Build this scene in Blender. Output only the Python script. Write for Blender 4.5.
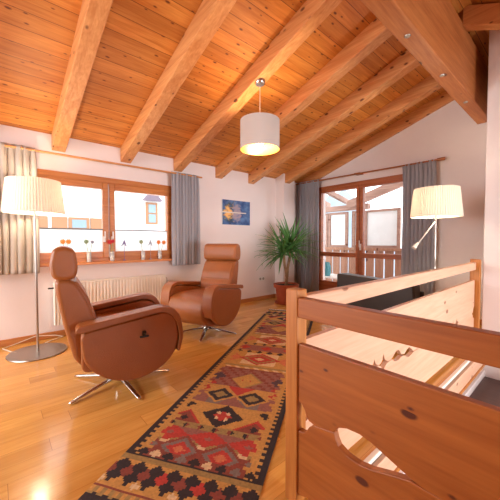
import bpy, bmesh, math, random
from mathutils import Vector, Matrix
random.seed(7)
PI = math.pi
S = bpy.context.scene
for o in list(bpy.data.objects):
    bpy.data.objects.remove(o)

# ------------------------------------------------------------ camera, world, lights, exposure
YAW = math.radians(48.9); PIT = math.atan(9.5/294.0)
cam = bpy.data.cameras.new('camera'); camo = bpy.data.objects.new('camera', cam)
S.collection.objects.link(camo)
cam.sensor_width = 36; cam.lens = 36*294/500; cam.clip_start = .05; cam.clip_end = 500
camo.location = (0, 0, 1.18)
camo.rotation_euler = (PI/2-PIT, 0, YAW)
S.camera = camo
S.view_settings.view_transform = 'Standard'; S.view_settings.look = 'None'
S.view_settings.gamma = 1; S.view_settings.use_curve_mapping = False
S.view_settings.exposure = 0.72

w = bpy.data.worlds.new('sky'); S.world = w; w.use_nodes = True
bg = w.node_tree.nodes['Background']; bg.inputs[0].default_value = (.90, .95, 1, 1); bg.inputs[1].default_value = 2.5

def area(name, loc, target, sx, sy, power, col):
    l = bpy.data.lights.new(name, 'AREA'); l.shape = 'RECTANGLE'; l.size = sx; l.size_y = sy
    l.energy = power; l.color = col
    o = bpy.data.objects.new(name, l); S.collection.objects.link(o); o.location = loc
    o.rotation_euler = (Vector(target)-Vector(loc)).to_track_quat('-Z', 'Y').to_euler()
    return o
area('fill_light_rear', (-3.0, -2.5, 1.5), (-3.2, 3, 1.3), 2.4, 1.6, 60, (.95, .98, 1))  # added fill light behind the camera, not a known window
area('daylight_stair_window', (3.9, 2.3, .75), (-1.0, 2.8, .2), 2.6, 1.3, 78, (.97, .98, 1)).data.spread = math.radians(100)

# ------------------------------------------------------------ materials
def lin(c):
    return tuple(((v/255)/12.92 if v/255 <= .04045 else ((v/255+.055)/1.055)**2.4) for v in c)+(1,)

def mat(name, col, rough=.5, metal=0, **kw):
    m = bpy.data.materials.new(name); m.use_nodes = True
    b = m.node_tree.nodes['Principled BSDF']
    b.inputs['Base Color'].default_value = lin(col)
    b.inputs['Roughness'].default_value = rough; b.inputs['Metallic'].default_value = metal
    for k, v in kw.items():
        b.inputs[k].default_value = v
    m['c'] = col
    return m

def N(m, t, **kw):
    n = m.node_tree.nodes.new(t)
    for k, v in kw.items(): setattr(n, k, v)
    return n
def L(m, a, b): m.node_tree.links.new(a, b)
def mth(m, op, a, b=None, c=None):
    n = N(m, 'ShaderNodeMath', operation=op)
    for i, v in enumerate((a, b, c)):
        if v is None: continue
        if isinstance(v, (int, float)): n.inputs[i].default_value = v
        else: L(m, v, n.inputs[i])
    return n.outputs[0]
def mixc(m, f, a, b, mode='MIX'):
    n = N(m, 'ShaderNodeMix', data_type='RGBA', blend_type=mode)
    for i, v in ((0, f), (6, a), (7, b)):
        if isinstance(v, (int, float)): n.inputs[i].default_value = v
        elif isinstance(v, tuple): n.inputs[i].default_value = v
        else: L(m, v, n.inputs[i])
    return n.outputs[2]
def mapr(m, v, a, b, c=0., d=1.):
    n = N(m, 'ShaderNodeMapRange'); L(m, v, n.inputs[0])
    for i, q in enumerate((a, b, c, d)): n.inputs[i+1].default_value = q
    return n.outputs[0]

def noisy(m, scale=8, amt=.12, bump=0., bscale=60, stretch=(1, 1, 1)):
    b = m.node_tree.nodes['Principled BSDF']
    tc = N(m, 'ShaderNodeTexCoord'); mp = N(m, 'ShaderNodeMapping'); mp.inputs['Scale'].default_value = stretch
    L(m, tc.outputs['Object'], mp.inputs[0])
    n = N(m, 'ShaderNodeTexNoise'); n.inputs['Scale'].default_value = scale; n.inputs['Detail'].default_value = 5
    L(m, mp.outputs[0], n.inputs[0])
    c = m.node_tree.nodes['Principled BSDF'].inputs['Base Color'].default_value
    c = tuple(c)
    dk = tuple(x*(1-amt) for x in c[:3])+(1,); lt = tuple(min(1, x*(1+amt)) for x in c[:3])+(1,)
    L(m, mixc(m, mapr(m, n.outputs[0], .3, .7), dk, lt), b.inputs['Base Color'])
    if bump:
        n2 = N(m, 'ShaderNodeTexNoise'); n2.inputs['Scale'].default_value = bscale; n2.inputs['Detail'].default_value = 3
        L(m, mp.outputs[0], n2.inputs[0])
        bp = N(m, 'ShaderNodeBump'); bp.inputs['Strength'].default_value = bump; bp.inputs['Distance'].default_value = .01
        L(m, n2.outputs[0], bp.inputs['Height']); L(m, bp.outputs[0], b.inputs['Normal'])
    return m

def wood(name, light, dark, axis='X', rough=.45, knots=.5, knotcol=(96, 44, 18), plank=None, across='X', seam=.03, seamcol=(120, 55, 18), seg=None, fine=1., kscale=1., contrast=1., flatk=False):
    """timber: grain along axis; plank = board width across another axis"""
    m = mat(name, light, rough); b = m.node_tree.nodes['Principled BSDF']
    tc = N(m, 'ShaderNodeTexCoord')
    sep = N(m, 'ShaderNodeSeparateXYZ'); L(m, tc.outputs['Object'], sep.inputs[0])
    ax = 'XYZ'.index(axis)
    vec = tc.outputs['Object']; rnd = None; seamf = None
    if plank:
        q = mth(m, 'DIVIDE', sep.outputs['XYZ'.index(across)], plank)
        cell = mth(m, 'FLOOR', q); fr = mth(m, 'FRACT', q)
        if seg:
            wn0 = N(m, 'ShaderNodeTexWhiteNoise', noise_dimensions='1D'); L(m, cell, wn0.inputs['W'])
            ql = mth(m, 'ADD', mth(m, 'DIVIDE', sep.outputs[ax], seg), mth(m, 'MULTIPLY', wn0.outputs[0], 7.3))
            cl = mth(m, 'FLOOR', ql); fl = mth(m, 'FRACT', ql)
            cell = mth(m, 'ADD', mth(m, 'MULTIPLY', cell, 13.7), cl)
            s2 = mth(m, 'LESS_THAN', fl, .003/seg)
        wn = N(m, 'ShaderNodeTexWhiteNoise', noise_dimensions='1D'); L(m, cell, wn.inputs['W'])
        rnd = wn.outputs[0]
        seamf = mth(m, 'LESS_THAN', fr, seam)
        if seg: seamf = mth(m, 'MAXIMUM', seamf, s2)
        cb = N(m, 'ShaderNodeCombineXYZ')
        o = [mth(m, 'ADD', sep.outputs[i], mth(m, 'MULTIPLY', rnd, (3.1, 5.7, 2.3)[i])) for i in range(3)]
        for i in range(3): L(m, o[i], cb.inputs[i])
        vec = cb.outputs[0]
    sc = [9., 9., 9.]; sc[ax] = .55
    mp = N(m, 'ShaderNodeMapping'); mp.inputs['Scale'].default_value = sc; L(m, vec, mp.inputs[0])
    n = N(m, 'ShaderNodeTexNoise'); n.inputs['Scale'].default_value = 1.6*fine; n.inputs['Detail'].default_value = 4; n.inputs['Distortion'].default_value = 1.2
    L(m, mp.outputs[0], n.inputs[0])
    n2 = N(m, 'ShaderNodeTexNoise'); n2.inputs['Scale'].default_value = 9*fine; n2.inputs['Detail'].default_value = 3
    L(m, mp.outputs[0], n2.inputs[0])
    g = mth(m, 'ADD', mth(m, 'MULTIPLY', n.outputs[0], .65), mth(m, 'MULTIPLY', n2.outputs[0], .35))
    g = mapr(m, g, .5-.14/contrast, .5+.14/contrast)
    col = mixc(m, g, lin(dark), lin(light))
    if rnd is not None:
        col = mixc(m, 1., col, mixc(m, rnd, (.84, .80, .76, 1), (1.1, 1.1, 1.08, 1)), 'MULTIPLY')
    if knots:
        sk = [6.5, 6.5, 6.5]; sk[ax] = 2.8 if flatk else 3.6
        mk = N(m, 'ShaderNodeMapping'); mk.inputs['Scale'].default_value = [s*kscale for s in sk]; L(m, vec, mk.inputs[0])
        v = N(m, 'ShaderNodeTexVoronoi', voronoi_dimensions='2D' if flatk else '3D'); v.inputs['Scale'].default_value = 1; L(m, mk.outputs[0], v.inputs[0])
        cs = N(m, 'ShaderNodeSeparateColor'); L(m, v.outputs['Color'], cs.inputs[0])
        on = mth(m, 'LESS_THAN', cs.outputs[0], knots)
        rad = mth(m, 'MULTIPLY', cs.outputs[1], .08 if flatk else .14)
        k = mth(m, 'SUBTRACT', mth(m, 'ADD', rad, .07 if flatk else .10), v.outputs['Distance'])
        k = mth(m, 'MULTIPLY', mapr(m, k, 0, .07), on)
        halo = mth(m, 'MULTIPLY', mapr(m, mth(m, 'SUBTRACT', .30, v.outputs['Distance']), 0, .25), on)
        col = mixc(m, mth(m, 'MULTIPLY', halo, .2), col, lin(dark))
        col = mixc(m, k, col, lin(knotcol))
    if seamf is not None:
        col = mixc(m, seamf, col, lin(seamcol))
    L(m, col, b.inputs['Base Color'])
    bp = N(m, 'ShaderNodeBump'); bp.inputs['Strength'].default_value = .08; bp.inputs['Distance'].default_value = .004
    L(m, n2.outputs[0], bp.inputs['Height']); L(m, bp.outputs[0], b.inputs['Normal'])
    return m

M = {}
M['plaster'] = noisy(mat('plaster', (238, 226, 222), .9), 2.5, .02, .12, 45)
M['ceiling'] = wood('ceiling_boards', (222, 148, 70), (192, 112, 40), 'Y', .5, .5, (110, 52, 20), plank=.15, across='X', seam=.03, seamcol=(108, 48, 14), kscale=1.9, flatk=True)
M['rafter'] = wood('rafter_timber', (226, 162, 102), (200, 126, 68), 'X', .5, .7, (112, 54, 22), kscale=1.5)
M['purlin'] = wood('purlin_timber', (196, 124, 68), (166, 92, 44), 'Y', .5, .6, (100, 50, 24), kscale=1.4)
M['parquet'] = wood('parquet', (224, 170, 92), (208, 148, 72), 'Y', .13, 0, plank=.13, across='X', seam=.012, seamcol=(176, 112, 54), seg=1.1, fine=1.3)
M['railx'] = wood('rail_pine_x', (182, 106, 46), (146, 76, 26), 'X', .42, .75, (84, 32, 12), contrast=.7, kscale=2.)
M['raily'] = wood('rail_pine_y', (228, 184, 154), (208, 156, 124), 'Y', .42, .6, (140, 84, 54), contrast=.7, kscale=1.6)  # same pine as the near rail; far banister's bright light put into colour
M['postz'] = wood('post_pine', (198, 128, 62), (168, 98, 38), 'Z', .42, .12, (92, 34, 10))
M['window_wood'] = wood('window_wood', (206, 132, 66), (180, 102, 42), 'Y', .38, 0)
M['window_wood_x'] = wood('window_wood_x', (192, 112, 66), (160, 82, 42), 'X', .38, 0)
M['sillwood'] = wood('sill_wood', (222, 150, 92), (198, 122, 66), 'Y', .4, .1)
M['rodwood'] = wood('rod_wood', (222, 160, 100), (196, 128, 70), 'Y', .4, 0)
M['basewood'] = wood('base_wood', (200, 130, 70), (174, 100, 48), 'Y', .4, 0)
M['leather'] = noisy(mat('tan_leather', (158, 92, 46), .36), 5, .07, .25, 180)
M['leatherdark'] = noisy(mat('black_leather', (48, 38, 32), .45), 6, .1, .15, 120)
M['chrome'] = mat('brushed_metal', (205, 200, 195), .22, 1)
M['steel'] = mat('satin_steel', (176, 168, 160), .3, 1)
M['whitemetal'] = mat('white_enamel', (240, 232, 220), .35)
M['blackplastic'] = mat('black_plastic', (25, 22, 20), .35)
M['whiteplastic'] = mat('white_plastic', (238, 234, 228), .4)
M['terracotta'] = noisy(mat('terracotta', (176, 84, 50), .6), 9, .12)
M['soil'] = noisy(mat('soil', (60, 42, 30), .95), 60, .3)
M['bark'] = noisy(mat('bark', (170, 138, 104), .85), 20, .25, .4, 60)
M['leaf'] = noisy(mat('leaf', (92, 142, 72), .4), 6, .3)
M['facade'] = noisy(mat('house_render', (236, 234, 232), .9), 1, .02)
M['shutter'] = mat('shutter_wood', (150, 106, 74), .7)
M['roofdark'] = mat('roof_eave', (110, 94, 104), .8)
M['balconywood'] = wood('balcony_wood', (178, 134, 108), (150, 106, 82), 'Z', .7, .2)
M['balconybeam'] = wood('balcony_beam', (176, 142, 126), (146, 114, 100), 'X', .7, .2)
M['frosted'] = noisy(mat('frosted_panel', (226, 236, 238), .6), 3, .05)
M['hazehill'] = noisy(mat('hazy_hillside', (132, 146, 156), 1), .12, .2)  # distance haze is put into this pale hillside colour
M['treadwood'] = wood('tread_wood', (84, 48, 36), (62, 34, 26), 'X', .35, .1)
M['orangepetal'] = mat('orange_petal', (232, 130, 50), .5)
M['redpetal'] = mat('red_petal', (190, 40, 50), .5)
M['greenpetal'] = mat('pale_green_petal', (132, 150, 110), .5)
M['greypetal'] = mat('grey_petal', (150, 150, 160), .5)
M['purple'] = mat('purple_glass', (104, 84, 140), .4)
M['stem'] = mat('stem_green', (120, 150, 90), .5)
M['housepane'] = mat('house_pane', (120, 140, 150), .15)
M['teal'] = mat('teal_glaze', (70, 140, 150), .3)
M['sand'] = mat('white_sand', (240, 232, 220), .9)
M['cable'] = mat('cable_white', (236, 222, 200), .5)

def glass_mat():
    m = bpy.data.materials.new('window_glass'); m.use_nodes = True; nt = m.node_tree; nt.nodes.clear()
    out = N(m, 'ShaderNodeOutputMaterial'); t = N(m, 'ShaderNodeBsdfTransparent'); g = N(m, 'ShaderNodeBsdfGlossy')
    g.inputs['Roughness'].default_value = .02
    fr = N(m, 'ShaderNodeFresnel'); fr.inputs[0].default_value = 1.25
    mx = N(m, 'ShaderNodeMixShader'); L(m, fr.outputs[0], mx.inputs[0]); L(m, t.outputs[0], mx.inputs[1]); L(m, g.outputs[0], mx.inputs[2])
    L(m, mx.outputs[0], out.inputs[0]); return m
M['glass'] = glass_mat()

def cloth_mat(name, col, trans, rough=.9):
    m = bpy.data.materials.new(name); m.use_nodes = True; nt = m.node_tree; nt.nodes.clear()
    out = N(m, 'ShaderNodeOutputMaterial'); d = N(m, 'ShaderNodeBsdfDiffuse'); t = N(m, 'ShaderNodeBsdfTranslucent')
    d.inputs[0].default_value = lin(col); t.inputs[0].default_value = lin(col)
    mx = N(m, 'ShaderNodeMixShader'); mx.inputs[0].default_value = trans
    L(m, d.outputs[0], mx.inputs[1]); L(m, t.outputs[0], mx.inputs[2]); L(m, mx.outputs[0], out.inputs[0]); return m
M['shade'] = cloth_mat('pleated_shade_fabric', (246, 238, 226), .28)
M['drumshade'] = cloth_mat('drum_shade_fabric', (226, 214, 206), .25)
M['goldlining'] = mat('gold_lining', (206, 140, 52), .4, .2)
M['curtain'] = cloth_mat('curtain_fabric', (186, 184, 190), .3)
M['curtain_lit'] = cloth_mat('curtain_fabric_lit', (206, 194, 182), .3)  # same fabric as the other curtains, with the lit beige tone put into it
M['blind'] = cloth_mat('sheer_blind', (250, 250, 250), .7)

def emis(name, col, s):
    m = bpy.data.materials.new(name); m.use_nodes = True; b = m.node_tree.nodes['Principled BSDF']
    b.inputs['Base Color'].default_value = (1, 1, 1, 1)
    b.inputs['Emission Color'].default_value = col; b.inputs['Emission Strength'].default_value = s; return m
M['bulb'] = emis('lit_bulb', (1, .78, .45, 1), 8)

def picture_mat():
    m = mat('lake_photo_print', (40, 80, 150), .5); b = m.node_tree.nodes['Principled BSDF']
    tc = N(m, 'ShaderNodeTexCoord'); sp = N(m, 'ShaderNodeSeparateXYZ'); L(m, tc.outputs['Generated'], sp.inputs[0])
    y, z = sp.outputs[1], sp.outputs[2]
    n = N(m, 'ShaderNodeTexNoise'); n.inputs['Scale'].default_value = 5; L(m, tc.outputs['Generated'], n.inputs[0])
    n2 = N(m, 'ShaderNodeTexNoise'); n2.inputs['Scale'].default_value = 9; L(m, tc.outputs['Generated'], n2.inputs[0])
    col = mixc(m, mapr(m, n.outputs[0], .35, .65), lin((44, 74, 130)), lin((92, 128, 178)))
    d = mth(m, 'ABSOLUTE', mth(m, 'SUBTRACT', z, .5))
    def blob(cy, hw, hh):
        a = mth(m, 'DIVIDE', mth(m, 'ABSOLUTE', mth(m, 'SUBTRACT', y, cy)), hw)
        c = mth(m, 'DIVIDE', d, hh)
        return mapr(m, mth(m, 'ADD', mth(m, 'ADD', mth(m, 'POWER', a, 2.), mth(m, 'POWER', c, 2.)), mth(m, 'MULTIPLY', n2.outputs[0], 3.)), 2.6, 1.7)
    col = mixc(m, blob(.26, .26, .48), col, lin((52, 70, 66)))
    col = mixc(m, blob(.48, .20, .40), col, lin((168, 150, 160)))
    col = mixc(m, blob(.20, .17, .30), col, lin((246, 190, 110)))
    st = mth(m, 'MULTIPLY', mth(m, 'LESS_THAN', d, .022), mth(m, 'LESS_THAN', y, .85))
    col = mixc(m, st, col, lin((226, 214, 200)))
    L(m, col, b.inputs['Base Color']); return m
M['photo'] = picture_mat()
M['blindrail'] = mat('blind_rail_grey', (120, 118, 118), .5)
M['vase_glass'] = mat('vase_glass', (245, 245, 245), .1, Alpha=.35)

# ------------------------------------------------------------ mesh helpers
class MB:
    def __init__(s): s.bm = bmesh.new()
    def box(s, x0, x1, y0, y1, z0, z1):
        v = [s.bm.verts.new(p) for p in [(x0, y0, z0), (x1, y0, z0), (x1, y1, z0), (x0, y1, z0), (x0, y0, z1), (x1, y0, z1), (x1, y1, z1), (x0, y1, z1)]]
        for f in [(3, 2, 1, 0), (4, 5, 6, 7), (0, 1, 5, 4), (1, 2, 6, 5), (2, 3, 7, 6), (3, 0, 4, 7)]:
            s.bm.faces.new([v[i] for i in f])
        return s
    def prism(s, pts, axis, a, b):
        """pts 2D polygon; axis 0: (y,z), 1: (x,z), 2: (x,y)"""
        def P(p, t): return [(t, p[0], p[1]), (p[0], t, p[1]), (p[0], p[1], t)][axis]
        A = [s.bm.verts.new(P(p, a)) for p in pts]; B = [s.bm.verts.new(P(p, b)) for p in pts]
        s.bm.faces.new(A); s.bm.faces.new(B[::-1]); n = len(pts)
        for i in range(n): s.bm.faces.new([A[i], B[i], B[(i+1) % n], A[(i+1) % n]][::-1])
        bmesh.ops.recalc_face_normals(s.bm, faces=s.bm.faces)
        return s
    def tube(s, pts, r, n=10, caps=True, flat=1.):
        pts = [Vector(p) for p in pts]; R = r if isinstance(r, (list, tuple)) else [r]*len(pts); rings = []
        for i, p in enumerate(pts):
            t = (pts[min(i+1, len(pts)-1)]-pts[max(i-1, 0)]).normalized()
            u = Vector((0, 0, 1)) if abs(t.z) < .95 else Vector((1, 0, 0))
            a = t.cross(u).normalized(); b = a.cross(t).normalized()
            rings.append([s.bm.verts.new(p+(a*math.cos(2*PI*k/n)+b*math.sin(2*PI*k/n)*flat)*R[i]) for k in range(n)])
        for i in range(len(rings)-1):
            for k in range(n):
                s.bm.faces.new([rings[i][k], rings[i][(k+1) % n], rings[i+1][(k+1) % n], rings[i+1][k]])
        if caps:
            s.bm.faces.new(rings[0][::-1]); s.bm.faces.new(rings[-1])
        bmesh.ops.recalc_face_normals(s.bm, faces=s.bm.faces)
        return s
    def lathe(s, prof, c=(0, 0), n=40, closed=False, ripple=0, rn=0):
        rings = []
        for (r, z) in prof:
            if r < 1e-5: rings.append([s.bm.verts.new((c[0], c[1], z))])
            else:
                rings.append([s.bm.verts.new((c[0]+(r+(ripple if k % 2 else 0))*math.cos(2*PI*k/n), c[1]+(r+(ripple if k % 2 else 0))*math.sin(2*PI*k/n), z)) for k in range(n)])
        m = len(rings)
        for i in range(m if closed else m-1):
            A, B = rings[i], rings[(i+1) % m]
            for k in range(n):
                q = [A[k % len(A)], A[(k+1) % len(A)], B[(k+1) % len(B)], B[k % len(B)]]
                u = []
                for v in q:
                    if v not in u: u.append(v)
                if len(u) > 2:
                    try: s.bm.faces.new(u)
                    except ValueError: pass
        bmesh.ops.recalc_face_normals(s.bm, faces=s.bm.faces)
        return s
    def grid(s, fn, nu, nv, wrap=False):
        V = [[s.bm.verts.new(fn(i/nu, j/nv)) for j in range(nv+1)] for i in range(nu if wrap else nu+1)]
        for i in range(nu):
            for j in range(nv):
                a = V[i]; b = V[(i+1) % len(V)]
                s.bm.faces.new([a[j], b[j], b[j+1], a[j+1]])
        return s
    def xf(s, mx):
        bmesh.ops.transform(s.bm, matrix=mx, verts=s.bm.verts); return s

def origin(o):
    v = Vector((0, 0, 0))
    while o is not None:
        v += o.location; o = o.parent
    return v
def obj(name, mb, m, parent=None, bevel=0, smooth=False, seg=2, solid=0, sub=0, local=False, auto=None):
    me = bpy.data.meshes.new(name); mb.bm.to_mesh(me); mb.bm.free()
    if parent is not None and not local:
        me.transform(Matrix.Translation(-origin(parent)))
    me.materials.append(m)
    if smooth:
        for p in me.polygons: p.use_smooth = True
    if auto:
        me.set_sharp_from_angle(angle=math.radians(auto))
    o = bpy.data.objects.new(name, me); S.collection.objects.link(o)
    if parent is not None: o.parent = parent
    if solid:
        d = o.modifiers.new('solid', 'SOLIDIFY'); d.thickness = solid; d.offset = 0
    if bevel:
        d = o.modifiers.new('bevel', 'BEVEL'); d.width = bevel; d.segments = seg; d.limit_method = 'ANGLE'; d.angle_limit = math.radians(40)
        d.harden_normals = False
    if sub:
        d = o.modifiers.new('sub', 'SUBSURF'); d.levels = sub; d.render_levels = sub
    return o
def thing(name, label, cat, loc=(0, 0, 0), group=None):
    o = bpy.data.objects.new(name, None); S.collection.objects.link(o); o.location = loc; o.empty_display_size = .1
    o['label'] = label; o['category'] = cat
    if group: o['group'] = group
    return o
def tag(o, label, cat, group=None, kind=None):
    o['label'] = label; o['category'] = cat
    if group: o['group'] = group
    if kind: o['kind'] = kind
    return o
def struct(o, label=None):
    o['kind'] = 'structure'
    if label: o['label'] = label
    return o
def copy_tree(o, parent=None):
    c = o.copy(); S.collection.objects.link(c); c.parent = parent
    for ch in list(o.children): copy_tree(ch, c)
    return c

# ------------------------------------------------------------ room shell
XW = -4.25; YB = 5.13
RS = .333
def zr(x): return 2.45+RS*(x-XW)             # underside of boards, left slope
XR = -.83; ZR = zr(XR)
def zr2(x): return ZR-.5*(x-XR)
struct(obj('floor', MB().prism([(-4.6, -2.6), (4, -2.6), (4, .90), (-.76, .90), (-.76, 4.21), (-.76, YB+.15), (-4.6, YB+.15)], 2, -.022, 0), M['parquet']), 'honey coloured strip parquet floor')
# left wall with window opening y .22..2.14, z .9..2.0
b = MB()
b.box(XW-.35, XW, -2.6, .22, 0, 2.62).box(XW-.35, XW, 2.14, YB+.35, 0, 2.62).box(XW-.35, XW, .22, 2.14, 0, .87).box(XW-.35, XW, .22, 2.14, 2.02, 2.62)
struct(obj('wall_left', b, M['plaster']), 'white plaster eaves wall with window')
struct(obj('wall_left', MB().box(XW, -4.02, 4.40, 4.73, 0, 2.52), M['plaster']), 'white pilaster in the corner')
# back wall with door opening x -3.72..-1.78, z 0..2.26 ; gable top follows roof
b = MB()
b.prism([(XW-.35, 0), (-3.74, 0), (-3.74, zr(-3.74)+.1), (XW-.35, zr(XW-.35)+.1)], 1, YB, YB+.3)
b.prism([(-3.74, 2.28), (-1.82, 2.28), (-1.82, zr(-1.82)+.1), (-3.74, zr(-3.74)+.1)], 1, YB, YB+.3)
b.prism([(-1.82, 0), (-.70, 0), (-.70, 3.6), (XR, zr(XR)+.1), (-1.82, zr(-1.82)+.1)], 1, YB, YB+.3)
struct(obj('wall_back', b, M['plaster']), 'white plaster gable wall with balcony door')
struct(obj('wall_right', MB().prism([(-.775, -2.75), (4, -2.75), (4, zr2(4)+.02), (-.775, zr2(-.775)+.02)], 1, 4.21, YB+.3), M['plaster'], bevel=.006), 'white plaster wall beside the stairwell')
# stairwell shaft below the floor
struct(obj('wall_stairwell', MB().box(-.93, -.735, .9, 4.21, -2.75, -.30), M['plaster']), 'white wall of the stairwell below the floor')
struct(obj('wall_stairwell', MB().box(-.93, 4, .70, .9, -2.75, -.30), M['plaster']), 'white near wall of the stairwell')
struct(obj('floor_lower', MB().box(-.93, 4, .7, 4.21, -2.8, -2.75), M['treadwood']), 'dark floor of the lower storey')
struct(obj('wall_far_right', MB().box(4, 4.2, -2.6, YB, -2.8, 0).box(4, 4.2, 3.6, YB, 0, 3.0).box(4, 4.2, -2.6, .8, 0, 3.0).box(4, 4.2, .8, 3.6, 1.55, 3.0), M['plaster']), 'wall with the stair window')
b = MB().prism([(XW-.35, 0), (XW, 0), (XW, 2.4), (XW-.35, 2.4)], 1, -2.9, -2.6)
b.prism([(XW, 0), (4.2, 0), (4.2, .7), (XW, .7)], 1, -2.9, -2.6).prism([(XW, 2.3), (4.2, 2.3), (4.2, 2.35), (XR, 3.7), (XW, 2.5)], 1, -2.9, -2.6).prism([(-1.8, .7), (4.2, .7), (4.2, 2.3), (-1.8, 2.3)], 1, -2.9, -2.6)
struct(obj('wall_rear', b, M['plaster']), 'rear wall behind the viewpoint with a wide window')
# ceiling
b = MB(); v = [(-4.75, zr(-4.75)), (XR, ZR), (XR, ZR+.06), (-4.75, zr(-4.75)+.06)]
b.prism(v, 1, -2.6, YB+1.2)
struct(obj('ceiling', b, M['ceiling']), 'sloping ceiling of knotty pine boards')
b = MB(); b.prism([(XR, ZR), (4.2, zr2(4.2)), (4.2, zr2(4.2)+.06), (XR, ZR+.06)], 1, -2.6, YB+1.2)
struct(obj('ceiling', b, M['ceiling']), 'opposite ceiling slope beyond the ridge beam')
# rafters
rh = .19
for y1, lab in ((-.95, None), (-.105, None), (.69, 'first exposed rafter from the left, above the window'), (1.48, 'second rafter from the left, pale timber'), (2.27, 'third rafter, carrying the pendant lamp'), (3.05, 'fourth rafter, passing behind the pendant shade'), (3.80, 'fifth rafter from the left'), (4.58, 'sixth rafter, ending on the corner pilaster'), (YB+.09, 'last rafter, set against the gable wall')):
    xe = XW
    b = MB().prism([(xe, zr(xe)-rh), (-.98, zr(-.98)-rh), (-.98, zr(-.98)), (xe, zr(xe))], 1, y1-.14, y1 if y1 < YB else YB-.001)
    if y1 < 0: lab = None
    o = obj('trim_rafter', b, M['rafter'], bevel=.006); struct(o, lab or 'exposed pine rafter')
for y1 in (1.48, 2.27, 3.05, 3.83):
    b = MB().prism([(-.90, zr2(-.90)-.22), (4.0, zr2(4.0)-.22), (4.0, zr2(4.0)), (-.90, zr2(-.9)-.02)], 1, y1-.13, y1)
    struct(obj('trim_rafter_right', b, M['rafter'], bevel=.006), 'rafter descending on the far side of the ridge beam')
pur = struct(obj('trim_ridge_beam', MB().box(-1.05, -.90, -2.6, YB+.1, 2.80, 3.435), M['purlin'], bevel=.01), 'massive timber ridge beam')
for y in (.8, 1.65, 2.505, 3.353, 4.2):
    obj('bolt', MB().lathe([(0, 2.792), (.02, 2.792), (.024, 2.801)], (-.975, y), 12), M['steel'], pur, smooth=True, auto=40)
# baseboards
struct(obj('baseboard_left', MB().box(XW, XW+.02, -2.6, 4.40, 0, .075), M['basewood'], bevel=.005), 'wooden baseboard along the window wall')
struct(obj('baseboard_back', MB().box(-1.82, -.79, YB-.02, YB, 0, .075), M['basewood'], bevel=.005))
struct(obj('baseboard_pilaster', MB().box(XW+.02, -4.0, 4.38, 4.40, 0, .075).box(-4.02, -4.0, 4.40, 4.73, 0, .075), M['basewood'], bevel=.004))
# stairwell edge: nosing, shadow gap, fascia
struct(obj('trim_floor_edge', MB().box(-.76, -.732, .9, 4.21, -.022, 0.004), M['whitemetal'], bevel=.004), 'pale edge strip of the floor')
struct(obj('trim_gap', MB().box(-.80, -.745, .9, 4.21, -.05, -.022), M['steel']), 'grey joint under the floor edge')
struct(obj('trim_fascia', MB().box(-.80, -.722, .9, 4.21, -.19, -.05), M['raily'], bevel=.004), 'pale pine fascia board in the stairwell')
struct(obj('trim_fascia_lath', MB().box(-.80, -.712, .9, 4.21, -.215, -.19), M['postz'], bevel=.003), 'narrow lath under the fascia')
struct(obj('trim_fascia_back', MB().box(-.93, -.80, .9, 4.21, -.30, -.022), M['plaster']))
struct(obj('trim_fascia_near', MB().box(-.74, 4, .82, .9, -.30, -.022), M['raily'], bevel=.004))

# ------------------------------------------------------------ left window
wn = thing('window_1', 'wooden two-sash window in the left wall', 'window', (XW, 1.18, .9)); wn['kind'] = 'structure'; del wn['category']
def frame_box(x0, x1, y0, y1, z0, z1, t, tb=None, tt=None):
    tb = tb or t; tt = tt or t
    return MB().box(x0, x1, y0, y0+t, z0, z1).box(x0, x1, y1-t, y1, z0, z1).box(x0, x1, y0+t, y1-t, z0, z0+tb).box(x0, x1, y0+t, y1-t, z1-tt, z1)
obj('window_frame', frame_box(XW-.10, XW+.012, .22, 2.14, .90, 2.02, .065, .05, .075), M['window_wood'], wn, bevel=.006)
for (a, c) in ((.275, 1.172), (1.188, 2.085)):
    s_ = obj('sash', frame_box(XW-.07, XW+.02, a, c, .945, 1.945, .068, .085, .085), M['window_wood'], wn, bevel=.007)
    obj('pane', MB().box(XW-.035, XW-.030, a+.06, c-.06, 1.02, 1.87), M['glass'], s_)
    bl = obj('privacy_blind', MB().box(XW-.012, XW-.010, a+.066, c-.066, 1.028, 1.32), M['blind'], s_)
    obj('blind_rail', MB().box(XW-.016, XW-.004, a+.066, c-.066, 1.318, 1.334), M['blindrail'], bl)
for y in (1.115, 1.215):
    h = obj('window_handle', MB().box(XW+.02, XW+.032, y-.013, y+.013, 1.16, 1.235).tube([(XW+.03, y, 1.2), (XW+.055, y, 1.2), (XW+.06, y, 1.21), (XW+.06, y, 1.30)], .009, 8), M['whiteplastic'], wn, smooth=True, auto=40)
struct(obj('trim_window_sill', MB().box(XW-.10, XW+.095, .30, 2.09, .872, .905), M['sillwood'], bevel=.008), 'wooden window sill')
# balcony door (French door)
dn = thing('door_1', 'glazed wooden balcony door in the gable wall', 'door', (-2.78, YB, 0)); dn['kind'] = 'structure'; del dn['category']
def frame_xz(y0, y1, x0, x1, z0, z1, t, tb, tt):
    return MB().box(x0, x0+t, y0, y1, z0, z1).box(x1-t, x1, y0, y1, z0, z1).box(x0+t, x1-t, y0, y1, z0, z0+tb).box(x0+t, x1-t, y0, y1, z1-tt, z1)
obj('door_frame', frame_xz(YB-.012, YB+.10, -3.74, -1.82, 0, 2.28, .055, .03, .055), M['window_wood_x'], dn, bevel=.006)
for (a, c) in ((-3.69, -2.785), (-2.775, -1.87)):
    lf = obj('door_leaf', frame_xz(YB-.02, YB+.07, a, c, .03, 2.23, .062, .33, .075).box(a+.06, c-.06, YB-.02, YB+.07, .86, .945), M['window_wood_x'], dn, bevel=.007)
    obj('pane', MB().box(a+.055, c-.055, YB+.03, YB+.035, .94, 2.16), M['glass'], lf)
    obj('pane', MB().box(a+.055, c-.055, YB+.03, YB+.035, .35, .87), M['glass'], lf)
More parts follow.
